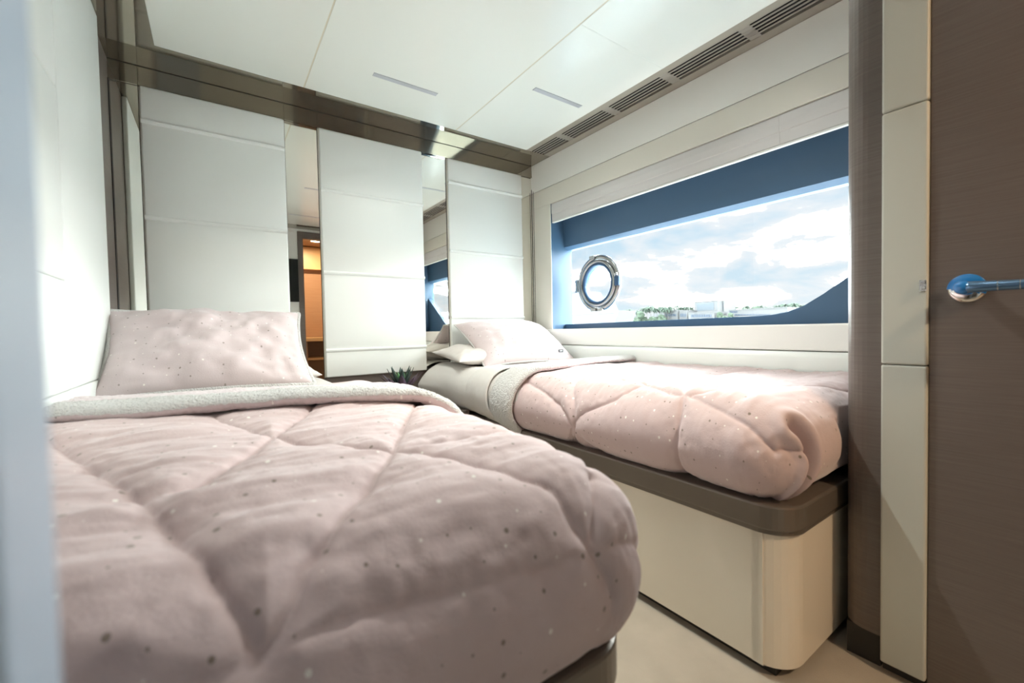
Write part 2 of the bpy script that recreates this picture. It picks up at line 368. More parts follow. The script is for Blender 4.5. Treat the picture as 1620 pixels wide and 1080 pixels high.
# porthole standing in front of the glass
pc = (2.075, 1.958, 1.190); AX = (-1, 0, 0)
t = thing('porthole', (2.075, 1.958, 1.0), 'round hinged chrome porthole frame set in the window glass', 'porthole')
obj('outer_ring', lathe([(.158, 0), (.182, 0), (.186, .008), (.180, .022), (.168, .026), (.160, .022)], pc, AX, 64, True), M_steel, t, smooth=True)
obj('inner_ring', lathe([(.132, .002), (.154, .002), (.157, .014), (.153, .030), (.142, .034), (.132, .030)], pc, AX, 64, True), M_steel, t, smooth=True)
obj('gasket', lathe([(.118, -.02), (.1315, -.02), (.1315, .027), (.124, .030), (.118, .026)], pc, AX, 64, True), M_gasket, t, smooth=True)
obj('porthole_glass', lathe([(.0005, .004), (.1175, .004), (.1175, .008), (.0005, .008)], pc, AX, 48), M_glass, t)
obj('hinge', box(2.055, 2.072, pc[1]+.186, pc[1]+.212, pc[2]-.045, pc[2]+.045, .003), M_steel, t)
l = obj('latch', box(2.035, 2.056, pc[1]-.192, pc[1]-.158, pc[2]-.030, pc[2]+.028, .004), M_gasket, t)
obj('latch_knob', lathe([(.004, 0), (.010, .002), (.012, .010), (.008, .018), (.003, .020)], (2.040, pc[1]-.176, pc[2]+.040), (-1, 0, 0), 16), M_steel, t, smooth=True)
for sz, dy in ((1, .035), (-1, .03), (-1, -.03)):
    obj('bracket', box(2.038, 2.058, pc[1]+dy-.022, pc[1]+dy+.022, pc[2]+sz*.172-.011, pc[2]+sz*.172+.011, .003), M_steel, t)

# pillar, white door post and wooden door on the right
p = thing('wall_entry', (1.5, .39, 0), kind='structure')
obj('wood_pillar', prism(rrect(1.392, 1.943, .3475, .434, (0, 0, 0, .055), 8), 2, .085, 2.078), M_wood, p, smooth=False)
obj('skirting', box(1.400, 1.90, .352, .424, 0, .085), M_dark, p)
wp = thing('trim_2', (1.4, .3, 0), kind='structure')
for z0, z1 in ((.03, .7935), (.7955, 1.4145), (1.4165, 2.078)):
    obj('padded_post', box(1.374, 1.43, .2618, .347, z0, z1, .005, 3), M_post, wp, smooth=False)
obj('post_core', box(1.40, 1.94, .262, .3472, 0, 2.079), M_dark, wp)
d = thing('door_1', (1.41, -.1, 0), kind='structure')
obj('door_leaf', box(1.386, 1.43, -.36, .2612, .012, 2.07, .002), M_wood, d)
obj('door_core', box(1.43, 1.94, -.36, .2615, 0, 2.079), M_dark, d)
h = obj('handle_rosette', lathe([(.0325, 0), (.0325, .004), (.030, .009), (.024, .012), (.0145, .014)], (1.3878, .199, .972), (-1, 0, 0), 40), M_chrome, d, smooth=True, label='chrome handle rosette')
hn = obj('handle_neck', lathe([(.0135, .010), (.0130, .03), (.0145, .044), (.0150, .052), (.0125, .060), (.006, .064)], (1.3878, .199, .972), (-1, 0, 0), 28), M_film, d, smooth=True, label='handle neck wrapped in bright blue film')
fm = lathe([(.0285, .0092), (.0318, .0090), (.0302, .0098), (.0240, .0128), (.0150, .0146)], (1.3878, .199, .972), (-1, 0, 0), 40); bm = bmesh.new(); bm.from_mesh(fm)
bmesh.ops.delete(bm, geom=[f_ for f_ in bm.faces if f_.calc_center_median().z < .964+.25*(f_.calc_center_median().y-.199)], context='FACES')
obj('handle_film', bm_mesh(bm), M_film, d, smooth=True, label='torn blue protective film')
lev = [(1.3378, .199, .972), (1.335, .185, .972), (1.334, .165, .9715), (1.334, .13, .971), (1.334, .085, .971), (1.335, .06, .971)]
obj('handle_lever', tube(lev, [.0125, .0125, .0115, .0105, .0102, .009], 20), mat('blue_tinted_chrome', (.13, .24, .40), .16, metal=.6), d, smooth=True, label='lever covered with bluish film')
for y in (.148, .118): obj('film_seam', tube([(1.334, y, .9715), (1.334, y-.0012, .9715)], .0113, 20), M_chrome, d)
obj('strike_plate', boxes([(1.3715, 1.375, .2635, .2755, .972, .998)]), M_chrome, d)
obj('strike_tongue', box(1.366, 1.374, .2645, .2735, .9745, .982, .001), M_chrome, d); obj('strike_tongue', box(1.366, 1.374, .2645, .2735, .988, .9955, .001), M_chrome, d)

# blurred door edge right in front of the lens
obj('door_2', box(XL+.001, -.0385, .135, .172, 0, 2.075, .002), M_entry, kind='structure')

# wall behind the camera (seen in the mirror strips) with doorway to the washroom
wf = thing('wall_front', (.5, YF, 0), kind='structure')
obj('slab', boxes([(XL-.12, .835, YF-.08, YF, -.02, 2.2), (1.46, 2.15, YF-.08, YF, -.02, 2.2), (.835, 1.46, YF-.08, YF, 1.985, 2.2)]), M_leather, wf)
d3 = thing('door_3', (1.1, YF, 0), kind='structure')
obj('door_frame', boxes([(.79, .845, YF-.085, YF+.015, 0, 2.05), (1.385, 1.46, YF-.085, YF-.0005, 0, 2.05), (.845, 1.385, YF-.085, YF+.015, 1.975, 2.05)]), M_wood, d3)
bw = thing('wall_washroom', (1.1, -1.4, 0), kind='structure')
obj('shell', boxes([(.4, 1.9, -1.75, -1.65, 0, 2.2), (.35, .45, -1.75, YF-.08, 0, 2.2), (1.85, 1.95, -1.75, YF-.08, 0, 2.2), (.4, 1.9, -1.75, YF-.08, 2.12, 2.2)]), M_orange, bw)
obj('header_board', box(.46, 1.84, -1.648, -1.55, 1.80, 2.11, .004), M_teak_light, bw)
t = thing('washroom_vanity', (1.1, -1.4, 0), 'light oak washroom counter seen through the doorway in the mirror', 'vanity')
obj('counter', box(.47, 1.60, -1.64, -1.15, .80, .85, .004), M_teak_light, t); obj('cabinet', box(.50, 1.0, -1.63, -1.2, .02, .80, .004), M_orange, t)
obj('shelf', box(1.0, 1.57, -1.63, -1.2, .55, .58, .003), M_teak_light, t); obj('side_panel', box(1.57, 1.60, -1.63, -1.2, .02, .80), M_orange, t)
t = thing('washroom_lamp', (1.1, -1.0, 2.10), 'small round ceiling lamp in the washroom', 'lamp')
obj('lamp_ring', lathe([(.05, 0), (.06, .0), (.06, -.012), (.05, -.012)], (1.1, -1.0, 2.119), (0, 0, 1), 24, True), M_chrome, t)
obj('lamp_diffuser', lathe([(.0005, 0), (.05, 0), (.05, -.008), (.0005, -.008)], (1.1, -1.0, 2.119), (0, 0, 1), 24), emit_mat('warm_lamp', (1, .72, .42), 6), t)
ld = bpy.data.lights.new('washroom_light', 'AREA'); ld.shape = 'DISK'; ld.size = .1; ld.energy = BATH_POWER; ld.color = (1, .74, .48)
lo = bpy.data.objects.new('washroom_light', ld); COL.objects.link(lo); lo.location = (1.1, -1.0, 2.09)
# television on the wall behind the camera
t = thing('television', (.42, YF, 1.26), 'flat black television on the wall, seen in the mirror strip', 'television')
obj('screen', box(.052, .785, YF+.028, YF+.032, 1.262, 1.735), M_tv, t); obj('casing', box(.05, .787, YF+.001, YF+.028, 1.26, 1.737, .003), mat('tv_casing', (.015, .015, .016), .4), t)

# recessed slot lights in the ceiling: unlit fixtures, each with an added fill beam
def slot_light(label, x0, x1, y, power=1.0):
    t = thing('slot_light', ((x0+x1)/2, y, 2.07), label, 'ceiling light', 'slot lights in the ceiling')
    obj('diffuser', box(x0, x1, y-.014, y+.014, 2.0755, 2.0779, .0008, 1), M_lens, t)
    a = bpy.data.lights.new('added_fill_beam', 'AREA'); a.shape = 'RECTANGLE'; a.size = x1-x0-.02; a.size_y = .018; a.energy = FILL_POWER*power; a.color = (.97, 1, .93); a.spread = math.radians(118)  # added fill to brighten the room; spread keeps it dark from the camera
    o = bpy.data.objects.new('added_fill_beam', a); COL.objects.link(o); o.location = ((x0+x1)/2, y, 2.0745)
slot_light('grey slot light in the middle ceiling panel', .630, .945, 1.965, .25)
slot_light('grey slot light in the ceiling panel beside the vent', 1.320, 1.632, 1.660, .08)
slot_light('slot light seen only in the mirror, farther from the back wall', .630, .945, 1.16, 1.3)
slot_light('slot light seen only in the mirror, nearest the doorway', .630, .945, .26, .04)
slot_light('slot light in the ceiling above the foot of the right bed', 1.320, 1.632, .76, .15)

# ================================================================== BEDS
def surf(u, v, side, xe, yf, zt, ax, az, L):
    u = np.asarray(u, float); v = np.asarray(v, float)
    xc = xe-side*ax; yc = yf+ax
    du = np.maximum(0, side*(u-xc)); dv = np.maximum(0, yc-v)
    a = np.clip(du/L, 0, 1); b = np.clip(dv/L, 0, 1)
    a2 = a*np.sqrt(1-b*b/2); b2 = b*np.sqrt(1-a*a/2)
    s = np.hypot(a2, b2); th = PI*np.clip(s, 0, 1)
    nx = np.where(s > 0, a2/np.maximum(s, 1e-9), 0); ny = np.where(s > 0, b2/np.maximum(s, 1e-9), 0)
    x = np.where(du > 0, xc, u)+side*nx*ax*np.sin(th); y = np.where(dv > 0, yc, v)-ny*ax*np.sin(th)
    z = zt-az*(1-np.cos(th))
    return np.stack([x, y, z], -1), np.stack([side*nx*np.sin(th), -ny*np.sin(th), np.cos(th)], -1)
def seg_dist(U, V, line):
    D = np.full(U.shape, 9.)
    for (x0, y0), (x1, y1) in zip(line[:-1], line[1:]):
        dx, dy = x1-x0, y1-y0; t = np.clip(((U-x0)*dx+(V-y0)*dy)/(dx*dx+dy*dy+1e-12), 0, 1)
        D = np.minimum(D, np.hypot(U-x0-t*dx, V-y0-t*dy))
    return D
def smoothline(line, n=8):
    P = np.array(line, float); o = []
    for i in range(len(P)-1):
        p0 = P[max(i-1, 0)]; p1 = P[i]; p2 = P[i+1]; p3 = P[min(i+2, len(P)-1)]
        for k in range(n):
            t = k/n; o.append(tuple(.5*((2*p1)+(-p0+p2)*t+(2*p0-5*p1+4*p2-p3)*t*t+(-p0+3*p1-3*p2+p3)*t**3)))
    o.append(tuple(P[-1])); return o
_T = rng.random((256, 256))
def vnoise(x, y):
    x = np.asarray(x)+500.; y = np.asarray(y)+500.
    xi = np.floor(x).astype(int); yi = np.floor(y).astype(int); fx = x-xi; fy = y-yi
    fx = fx*fx*(3-2*fx); fy = fy*fy*(3-2*fy)
    g = lambda a, b: _T[a & 255, b & 255]
    return (g(xi, yi)*(1-fx)+g(xi+1, yi)*fx)*(1-fy)+(g(xi, yi+1)*(1-fx)+g(xi+1, yi+1)*fx)*fy-.5
def fbm(x, y, o=3):
    r = 0; a = 1.
    for i in range(o): r = r+a*vnoise(x*2**i+17*i, y*2**i+31*i); a *= .5
    return r

# --- bed bases
def bed_base(label, outer, x0, x1, y0, y1, near_left, seam):
    t = thing('platform_bed', ((x0+x1)/2, (y0+y1)/2, 0), label, 'bed')
    r = (.085 if near_left else 0, 0 if near_left else .085, 0, 0)
    ins = .012
    cx0, cx1, cy0 = (x0+ins, x1, y0+ins) if near_left else (x0, x1-ins, y0+ins)
    sgn = 1 if near_left else -1
    fx = cx0 if near_left else cx1
    # curved corner + foot panel, and flat side panels, each a board of its own
    th = .02
    R = .085
    outer_pts = []; inner_pts = []
    for i in range(9):
        a = PI+.5*PI*i/8
        outer_pts.append((R+R*math.cos(a), R+R*math.sin(a))); inner_pts.append((R+(R-th)*math.cos(a), R+(R-th)*math.sin(a)))
    far = abs(cx1-cx0)
    pts = [(0, seam-cy0)]+outer_pts+[(far, 0), (far, th)]+inner_pts[::-1]+[(th, seam-cy0)]
    pts = [((cx0+px) if near_left else (cx1-px), cy0+py) for px, py in pts]
    obj('corner_panel', prism(pts, 2, .03, .374), M_cream, t, smooth=False)
    ys = [seam+.0035, seam+.96, y1]
    for a, b in zip(ys[:-1], ys[1:]):
        xx = (fx, fx+sgn*th)
        obj('side_panel', box(min(xx), max(xx), a, b-.0015, .03, .374, .0015), M_cream, t)
    xx = (fx+sgn*.03, fx+sgn*(far-.01))
    obj('plinth', box(min(xx), max(xx), cy0+.04, y1, 0, .03), M_dark, t)
    core = (fx+sgn*th, fx+sgn*far)
    obj('core', box(min(core), max(core), cy0+.11, y1, .03, .373), M_dark, t)
    obj('platform', prism(rrect(x0, x1, y0, y1, r, 10), 2, .386, .45, .006), M_plat, t, smooth=False)
    obj('shadow_line', prism(rrect(x0+(.006 if near_left else 0), x1-(0 if near_left else .006), y0+.006, y1, r, 10), 2, .3745, .386), M_plat, t)
    return t
bed_base('cream bed base with bronze rim under the window bed', -1, 1.108, 1.898, .445, 2.449, True, .515)
bed_base('bed base with bronze rim mostly hidden under the near left quilt', 1, XL+.003, .502, .402, 2.449, False, .47)
# --- mattresses
LP = (.545, .375, .705, .13, .14, .38); RP = (1.075, .435, .70, .13, .125, .36)
def mattress(label, x0, x1, y0, y1, z1):
    return obj('mattress', prism(rrect(x0, x1, y0, y1, .07, 6), 2, .451, z1, .03), M_sheet, None, True, label=label, cat='mattress')
mattress('pale sheeted mattress of the left bed, showing at its head', XL+.025, .455, .47, 2.44, .675)
mattress('pale mattress of the window bed, under the sheet', 1.155, 1.895, .53, 2.44, .668)

# --- quilts
def quilt(prm, side, ur, vr, nu, nv, lines, creases, seed, wr_dir, rag=.006):
    U, V = np.meshgrid(np.linspace(*ur, nu), np.linspace(*vr, nv), indexing='ij')
    P, Nn = surf(U, V, side, *prm)
    D = np.full(U.shape, 9.)
    puff = np.full(U.shape, .015)
    for l in lines:
        amt = 1.
        if isinstance(l, tuple): amt, l = l
        d = seg_dist(U+.004*vnoise(U*30, V*30), V, smoothline(l, 5)); D = np.minimum(D, d)
        puff = np.minimum(puff, .015-amt*(.015*np.exp(-d/.030)+.004*np.exp(-(d/.005)**2)))
    # wrinkles: gathered at right angles to the seams and long soft folds
    w1 = fbm(U*5+seed, V*16+seed)*.010; w2 = fbm(U*9+seed*2, V*38)*.0042*np.clip(D/.03, 0, 1)
    gather = np.exp(-D/.06)*fbm(U*42+seed, V*42+seed, 2)*.0050
    big = fbm(U*3.1+seed, V*3.1-seed, 2)*.018
    flat = np.clip(Nn[..., 2], 0, 1)
    disp = puff+w1*(.35+.65*flat)+w2*flat+gather+big
    for l, depth, wid in creases:
        d = seg_dist(U, V, smoothline(l, 6)); disp = disp-depth*np.exp(-(d/wid)**2)+.4*depth*np.exp(-((d-wid*2.2)/(wid*1.3))**2)
    # fine dimples under the printed dots
    P = P+Nn*disp[..., None]
    return U, V, P, Nn
lineL = [[(-.30, 1.26), (-.163, .896), (-.087, .678), (-.041, .536), (-.014, .462), (.001, .427), (.022, .385)],
         [(.47, 1.14), (.36, .944), (.236, .69), (.152, .548), (.096, .471), (.065, .432), (.047, .406), (.022, .385)],
         [(-.005, 1.23), (.085, .935), (.159, .799), (.234, .681), (.297, .583), (.337, .48), (.367, .438), (.371, .409), (.38, .373), (.42, .30)],
         [(.27, 1.36), (.218, 1.242), (.096, .953), (.026, .79), (-.012, .704), (-.03, .67)],
         (.55, [(.022, .385), (.094, .385), (.177, .376), (.274, .367), (.378, .359), (.504, .359), (.62, .40), (.66, .6), (.66, 1.6)]),
         (.55, [(.022, .385), (-.1, .375), (-.3, .37)]),
         [(.452, .447), (.421, .406), (.394, .37)], (.6, [(.234, .681), (.319, .675), (.418, .669), (.60, .70)]),
         (.5, [(.452, .447), (.53, .56), (.60, .70), (.50, .92), (.47, 1.14)])]
U, V, P, Nn = quilt(LP, 1, (XL+.024, LP[0]-LP[3]+LP[5]), (LP[1]+LP[3]-LP[5], 1.62), 300, 420, lineL, [], 1.3, 0)
q = thing('quilt', (.1, .9, .45), 'pink quilted comforter with dotted print on the near left bed', 'quilt')
me = gridmesh(P, np.stack([U, V], -1)); obj('cover', me, M_pink, q, True)

def band(prm, side, us, front, width, thick, roll, lift, seed, n_t=40, fuzz=0.):
    """turned-down top of a quilt: follows the bed surface, rolled at its front edge. front(u) -> v"""
    ts = np.linspace(0, 1, n_t)
    Uu = us[:, None]*np.ones(n_t)[None]; F = front(us)[:, None]; Wd = (width(us) if callable(width) else np.full(us.shape, width))[:, None]
    hh = np.empty_like(Uu); vv = np.empty_like(Uu)
    nr = int(n_t*.4)
    for k in range(n_t):
        if k < nr:      # rolled front edge from underneath to the top
            a = -PI/2+PI*k/(nr-1)
            vv[:, k] = (F[:, 0]-roll*math.cos(a)*.9); hh[:, k] = lift+thick*(.5+.5*math.sin(a))
        else:
            t = (k-nr+1)/(n_t-nr); vv[:, k] = F[:, 0]+Wd[:, 0]*t; hh[:, k] = lift+thick*(1-.55*t**2)
    nz_ = fbm(Uu*6+seed, vv*9+seed)*.008+fbm(Uu*20+seed, vv*22+seed, 2)*.0025+fuzz*fbm(Uu*130+seed, vv*130, 2)
    P, Nn = surf(Uu, vv, side, *prm)
    return Uu, vv, P+Nn*(hh+nz_)[..., None]
us = np.linspace(XL+.024, .74, 420)
fr = lambda u: 1.36-.33*(u+.30)-.10*np.clip(u-.25, 0, 1)+.012*np.sin(u*9)
Uu, vv, Pb = band(LP, 1, us, fr, .34, .036, .030, .010, 3.1, 100, .0035)
me = gridmesh(Pb, np.stack([Uu, vv], -1))
o = obj('turned_down_band', me, M_sherpa, q, True, label='white sherpa lining folded back')
me.materials.append(M_pillow)
mi = np.zeros((len(us)-1, 99), int); mi[:, :20] = 1; mi[:, 56:] = 1
me.polygons.foreach_set('material_index', mi.ravel().astype(np.int32))

lineR = [[(1.30, 1.30), (1.158, 1.221), (1.025, 1.151), (.892, 1.217)], [(.89, 1.23), (1.027, 1.133), (1.133, .948), (1.35, .887), (1.471, .913), (1.7, 1.0)],
         [(1.35, .80), (1.198, .764), (1.082, .72), (.946, .733), (.87, .74)], [(1.30, 1.25), (1.23, 1.01), (1.152, .728), (1.371, .64), (1.604, .513), (1.8, .45)],
         [(1.126, 1.507), (1.054, 1.243), (.957, 1.16), (.9, 1.1)], [(1.30, 1.30), (1.5, 1.15), (1.7, 1.0), (1.88, .85)], [(1.30, 1.30), (1.5, 1.45), (1.8, 1.55)],
         [(1.152, .728), (1.078, .487), (1.094, .443), (1.145, .407)], [(1.371, .64), (1.55, .8), (1.7, 1.0)]]
crR = [([(1.150, .462), (1.157, .440), (1.160, .41), (1.155, .385), (1.137, .359), (1.097, .319), (1.05, .26)], .034, .012)]
U, V, P, Nn = quilt(RP, -1, (RP[0]+RP[3]-RP[5], 1.893), (RP[1]+RP[3]-RP[5], 1.56), 280, 420, lineR, crR, 4.7, 0)
keep = .441+.012*(np.clip(P[..., 0]-1.38, 0, .05)/.05)          # stay clear of the pillar at the foot end
P[..., 1] = np.where(P[..., 0] > 1.36, np.maximum(P[..., 1], keep), P[..., 1])
q2 = thing('quilt', (1.5, 1.0, .45), 'pink quilted comforter with tucked corner on the window bed', 'quilt')
obj('cover', gridmesh(P, np.stack([U, V], -1), True), M_pink, q2, True)
# turned-down sherpa band and sheet on the window bed
us = np.linspace(.853, 1.892, 420)
fr2 = lambda u: 1.525+.03*np.sin(u*8+1)+.05*np.clip(u-1.2, 0, 1)
Uu, vv, Pb = band(RP, -1, us, fr2, .17, .030, .022, .014, 6.2, 80, .004)
me = gridmesh(Pb, np.stack([Uu, vv], -1), True)
obj('turned_down_band', me, M_sherpa, q2, True, label='white sherpa lining folded back')
me.materials.append(M_pillow)
mi = np.zeros((len(us)-1, 79), int); mi[:, :12] = 1
me.polygons.foreach_set('material_index', mi.ravel().astype(np.int32))
# sheet
Us, Vs = np.meshgrid(np.linspace(.865, 1.892, 140), np.linspace(1.5, 2.435, 160), indexing='ij')
SP = (1.062, .435, .697, .12, .118, .34)
P, Nn = surf(Us, Vs, -1, *SP)
side_amt = np.clip(1-Nn[..., 2], 0, 1)
dsp = .004+fbm(Us*4, Vs*5+2, 2)*.012+.010*side_amt*np.sin(Vs*42+Us*9)*np.exp(-((Vs-1.76)/.09)**2)
flare = np.clip((Vs-2.15)/.28, 0, 1)**1.5*side_amt
P = P+Nn*dsp[..., None]; P[..., 0] -= .055*flare; P[..., 2] = np.maximum(P[..., 2], .4525)
P[..., 2] += .03*flare*np.clip((.60-P[..., 2])/.15, 0, 1)
o = obj('bed_sheet', gridmesh(P, np.stack([Us, Vs], -1), True), M_sheet, None, True, label='pale loose sheet hanging over the side at the head of the window bed', cat='sheet')

us = np.linspace(.868, 1.890, 150)
for k_, (v0, wd_, tk, lf) in enumerate(((1.715, .10, .012, .012), (1.80, .12, .008, .010))):
    Uu, vv, Pb = band(SP, -1, us, lambda u: v0+.012*np.sin(u*7+k_)+.03*np.clip(u-1.2, 0, 1), wd_, tk, .010, lf, 8.1+k_, 24)
    obj('folded_edge', gridmesh(Pb, np.stack([Uu, vv], -1), True), M_sheet, o, True)
# --- pillows
def pillow(name, label, c, ux, vx, a, b, T, M_, piping=None, seed=0, sag=0, wr=.010):
    c = Vector(c); ux = Vector(ux).normalized(); nn = ux.cross(Vector(vx)).normalized(); vx = nn.cross(ux).normalized()
    n = 60
    g = np.sin(np.linspace(-PI/2, PI/2, n)); A, B = np.meshgrid(g, g, indexing='ij')
    X = a*A*(1-.075*(1-B**2)); Y = b*B*(1-.075*(1-A**2))
    Hh = T*np.power(np.clip((1-np.abs(A)**2.4)*(1-np.abs(B)**2.4), 0, 1), .5)
    def side(sg):
        wrk = (fbm(A*3+seed, B*3+seed*2)*wr*2+fbm(A*9+seed, B*4+seed, 2)*wr*.7)*np.power(np.clip((1-A**2)*(1-B**2), 0, 1), .25)
        Z = sg*(Hh*(1 if sg > 0 else .8))+wrk+sag*(A**2-.3)
        e = np.array(c)[None, None]+X[..., None]*np.array(ux)+Y[..., None]*np.array(vx)+Z[..., None]*np.array(nn)
        return e
    Pt, Pb_ = side(1), side(-1)
    edge = (np.abs(A) > .99999) | (np.abs(B) > .99999)
    Pb_[edge] = Pt[edge]
    UV = np.stack([X, Y], -1)+seed
    m1 = gridmesh(Pt, UV); m2 = gridmesh(Pb_, UV, True)
    bm = bmesh.new(); bm.from_mesh(m1); bm.from_mesh(m2); bmesh.ops.remove_doubles(bm, verts=bm.verts[:], dist=1e-5); me = bm_mesh(bm)
    t = thing(name, (c.x, c.y, c.z-T), label, 'pillow')
    o = obj('pillow_body', me, M_, t, True)
    if piping:
        ring = list(Pt[:, 0])+list(Pt[-1, 1:])+list(Pt[-2::-1, -1])+list(Pt[0, -2:0:-1])
        ring = [p for i, p in enumerate(ring) if i == 0 or np.linalg.norm(p-ring[i-1]) > .002]
        obj('piping', tube(ring, piping, 8, True), M_sherpa, t, True)
    return t, Pt, nn
th = math.radians(43)
pillow('pillow', 'pale pillow tucked behind the pink one on the left bed', (.03, 2.235, .735), (1, 0, 0), (0, 1, .10), .36, .19, .075, M_case, None, 2.2)
t, Pt, nn = pillow('pillow', 'pink dotted pillow with sherpa edge leaning on the left headboard', (-.003, 2.012, .848), (1, .02, -.01), (0, math.cos(th), math.sin(th)), .325, .218, .088, M_pillow, .010, .5, .0, .018)
pillow('pillow', 'pale pillow lying under the pink pillow on the window bed', (1.415, 2.215, .752), (1, -.05, 0), (.05, 1, .10), .335, .20, .070, M_case, None, 3.4)
t, Pt, nn = pillow('pillow', 'pink pillow with a small tag on the window bed', (1.555, 2.175, .822), (1, -.05, -.02), (.05, .86, .52), .335, .235, .090, M_pillow, .005, 7.7, -.02, .008)
tp = Vector(Pt[42, 11])+nn*.006+Vector((0, .019, 0))
tg = obj('tag', boxes([(tp.x-.018, tp.x+.018, tp.y-.022, tp.y-.018, tp.z-.008, tp.z+.011)]), M_tag, t, label='small dark grey woven tag')
obj('tag_mark', boxes([(tp.x-.010, tp.x+.010, tp.y-.0228, tp.y-.0221, tp.z-.001, tp.z+.006)]), M_tagtxt, tg)

# --- nightstand and plant
t = thing('nightstand', (.8, 2.2, 0), 'low grey brown wooden nightstand between the two beds', 'nightstand')
obj('top', box(.512, 1.096, 1.98, 2.479, .455, .48, .003), M_wood, t); obj('body', box(.52, 1.09, 2.0, 2.479, .03, .455), M_wood, t)
obj('drawer', box(.53, 1.08, 1.985, 2.0, .24, .445, .002), M_wood, t); obj('drawer', box(.53, 1.08, 1.985, 2.0, .04, .232, .002), M_wood, t)
px, py, pz = .822, 2.235, .48
t = thing('potted_succulent', (px, py, pz), 'small purple and green spiky succulent in a gold pot on the nightstand', 'plant')
obj('pot', lathe([(.040, 0), (.050, .012), (.055, .07), (.052, .092), (.045, .092), (.045, .08), (.0005, .08)], (px, py, pz), (0, 0, 1), 28), M_gold, t, smooth=True)
def leaf(az, el, Ln, wd, mt, curl):
    bm = bmesh.new(); n = 7; rows = []
    d = Vector((math.cos(az), math.sin(az), 0)); sidev = Vector((-math.sin(az), math.cos(az), 0)); p = Vector((px, py, pz+.085)); e = el
    for i in range(n+1):
        tt = i/n; w_ = wd*(math.sin(PI*min(1, .22+.78*tt))**.9)*(1 if tt < .97 else .05); up = Vector((-d.x*math.sin(e), -d.y*math.sin(e), math.cos(e)))
        rows.append([bm.verts.new(p-sidev*w_+up*w_*.35), bm.verts.new(p-up*.004*(1-tt)), bm.verts.new(p+sidev*w_+up*w_*.35), bm.verts.new(p+up*.003)])
        p = p+(d*math.cos(e)+Vector((0, 0, math.sin(e))))*(Ln/n); e += curl/n
    for a, b in zip(rows[:-1], rows[1:]):
        for k in range(4): bm.faces.new((a[k], a[(k+1) % 4], b[(k+1) % 4], b[k]))
    bmesh.ops.recalc_face_normals(bm, faces=bm.faces[:])
    lf = obj('leaf', bm_mesh(bm), mt, t, True)
for i in range(9): leaf(i*2*PI/9+.2, .62+.1*random.random(), .145+.02*random.random(), .026, M_leaf_dark, .25)
for i in range(8): leaf(i*2*PI/8+.5, 1.02+.1*random.random(), .155+.02*random.random(), .018, M_leaf_tip, .1)
for i in range(8): leaf(i*2*PI/8+.1, 1.2+.1*random.random(), .115+.015*random.random(), .016, M_leaf, .0)

# ================================================================== OUTSIDE
def pix(pxx, pyy, x):
    d = Vector((pxx-810, pyy-540, 673.207)); r = Vector((_X.dot(d), _Y.dot(d), _Z.dot(d))); k = x/r.x
    return r.y*k, .9+r.z*k
obj('ground_water', box(3.5, 900, -700, 1500, -2.2, -2.0), M_water, kind='structure')
obj('ground_quay', box(215, 700, -300, 900, -2.0, .8), M_land, kind='structure')
def span(p0, p1, ytop, x):
    ya, _ = pix(p0, ytop, x); yb, _ = pix(p1, ytop, x); _, z = pix((p0+p1)/2, ytop, x); return min(ya, yb), max(ya, yb), z
def building(label, x, p0, p1, ytop, dep, mt, wins, roof=None):
    y0, y1, z = span(p0, p1, ytop, x)
    t = thing('building', (x+dep/2, (y0+y1)/2, .8), label, 'building')
    obj('wall', box(x, x+dep, y0, y1, .8, z), mt, t)
    obj('roof', box(x-.3, x+dep, y0, y1, z, z+.5), M_facade, t)
    for (a, b, yt, yb2, n, wm) in wins:
        for i in range(n):
            pa = a+(b-a)*(i+.08)/n; pb = a+(b-a)*(i+.92)/n
            wy0, _ = pix(pa, yt, x); wy1, _ = pix(pb, yt, x); _, z1 = pix((pa+pb)/2, yt, x); _, z0 = pix((pa+pb)/2, yb2, x)
            obj('window', box(x-.15, x+.02, min(wy0, wy1), max(wy0, wy1), z0, z1), wm, t)
    return t
building('tall white waterfront building with a big pale blue glass front', 262, 1098, 1135, 477, 22, M_facade, [(1100, 1132, 479.5, 491, 1, M_facade2)])
building('white stair tower joined to the tall waterfront building', 268, 1136.5, 1145, 476, 12, M_facade, [(1138, 1144, 480, 490, 2, M_facade2)])
building('low white block with dark windows, left of the tall building', 250, 1051, 1072, 492, 16, M_facade, [(1053, 1070, 496.5, 500, 5, M_winglass)])
building('small white block next to the tall building', 251, 1074.5, 1087, 492.5, 16, M_facade, [(1076, 1086, 496, 501, 2, M_winglass)])
building('white low front wing before the tall building', 246, 1089, 1130, 495, 14, M_facade, [(1093, 1126, 497.2, 501.5, 9, M_winglass)])
building('long low white building right of the green lawn', 255, 1153, 1246, 489, 20, M_facade, [(1154, 1167, 492, 494.5, 4, M_winglass), (1162, 1218, 496.8, 498.8, 12, M_winglass)])
# hedges: clumps of foliage
def clump(name, label, x, p0, p1, ytop, mt, group):
    y0, y1, z = span(p0, p1, ytop, x); bm = bmesh.new(); n = 24
    for i in range(n):
        c = Vector((x+random.uniform(-2, 2), random.uniform(y0, y1), random.uniform(.8+(z-.8)*.2, z-(z-.8)*.16)))
        r = bmesh.ops.create_icosphere(bm, subdivisions=2, radius=random.uniform(.16, .3)*(z-.8))
        for v_ in r['verts']:
            k = 1+.5*mnoise.noise(v_.co*1.3+c); v_.co = v_.co*k+c
    o = obj(name, bm_mesh(bm), mt, None, False, label=label, cat='bush', group=group); return o
clump('hedge', 'long green bushes on the shore right of the porthole', 240, 967, 990, 494, M_bush, None)
clump('hedge', 'green bushes at the foot of the left palm group', 241, 990, 1016, 494.5, M_bush, None)
clump('hedge', 'green bushes under the left palm trunks', 243, 1016, 1050, 498, M_bush, None)
clump('hedge', 'green planting between the tall building and the long low building', 248, 1140, 1155, 494, M_bush, None)
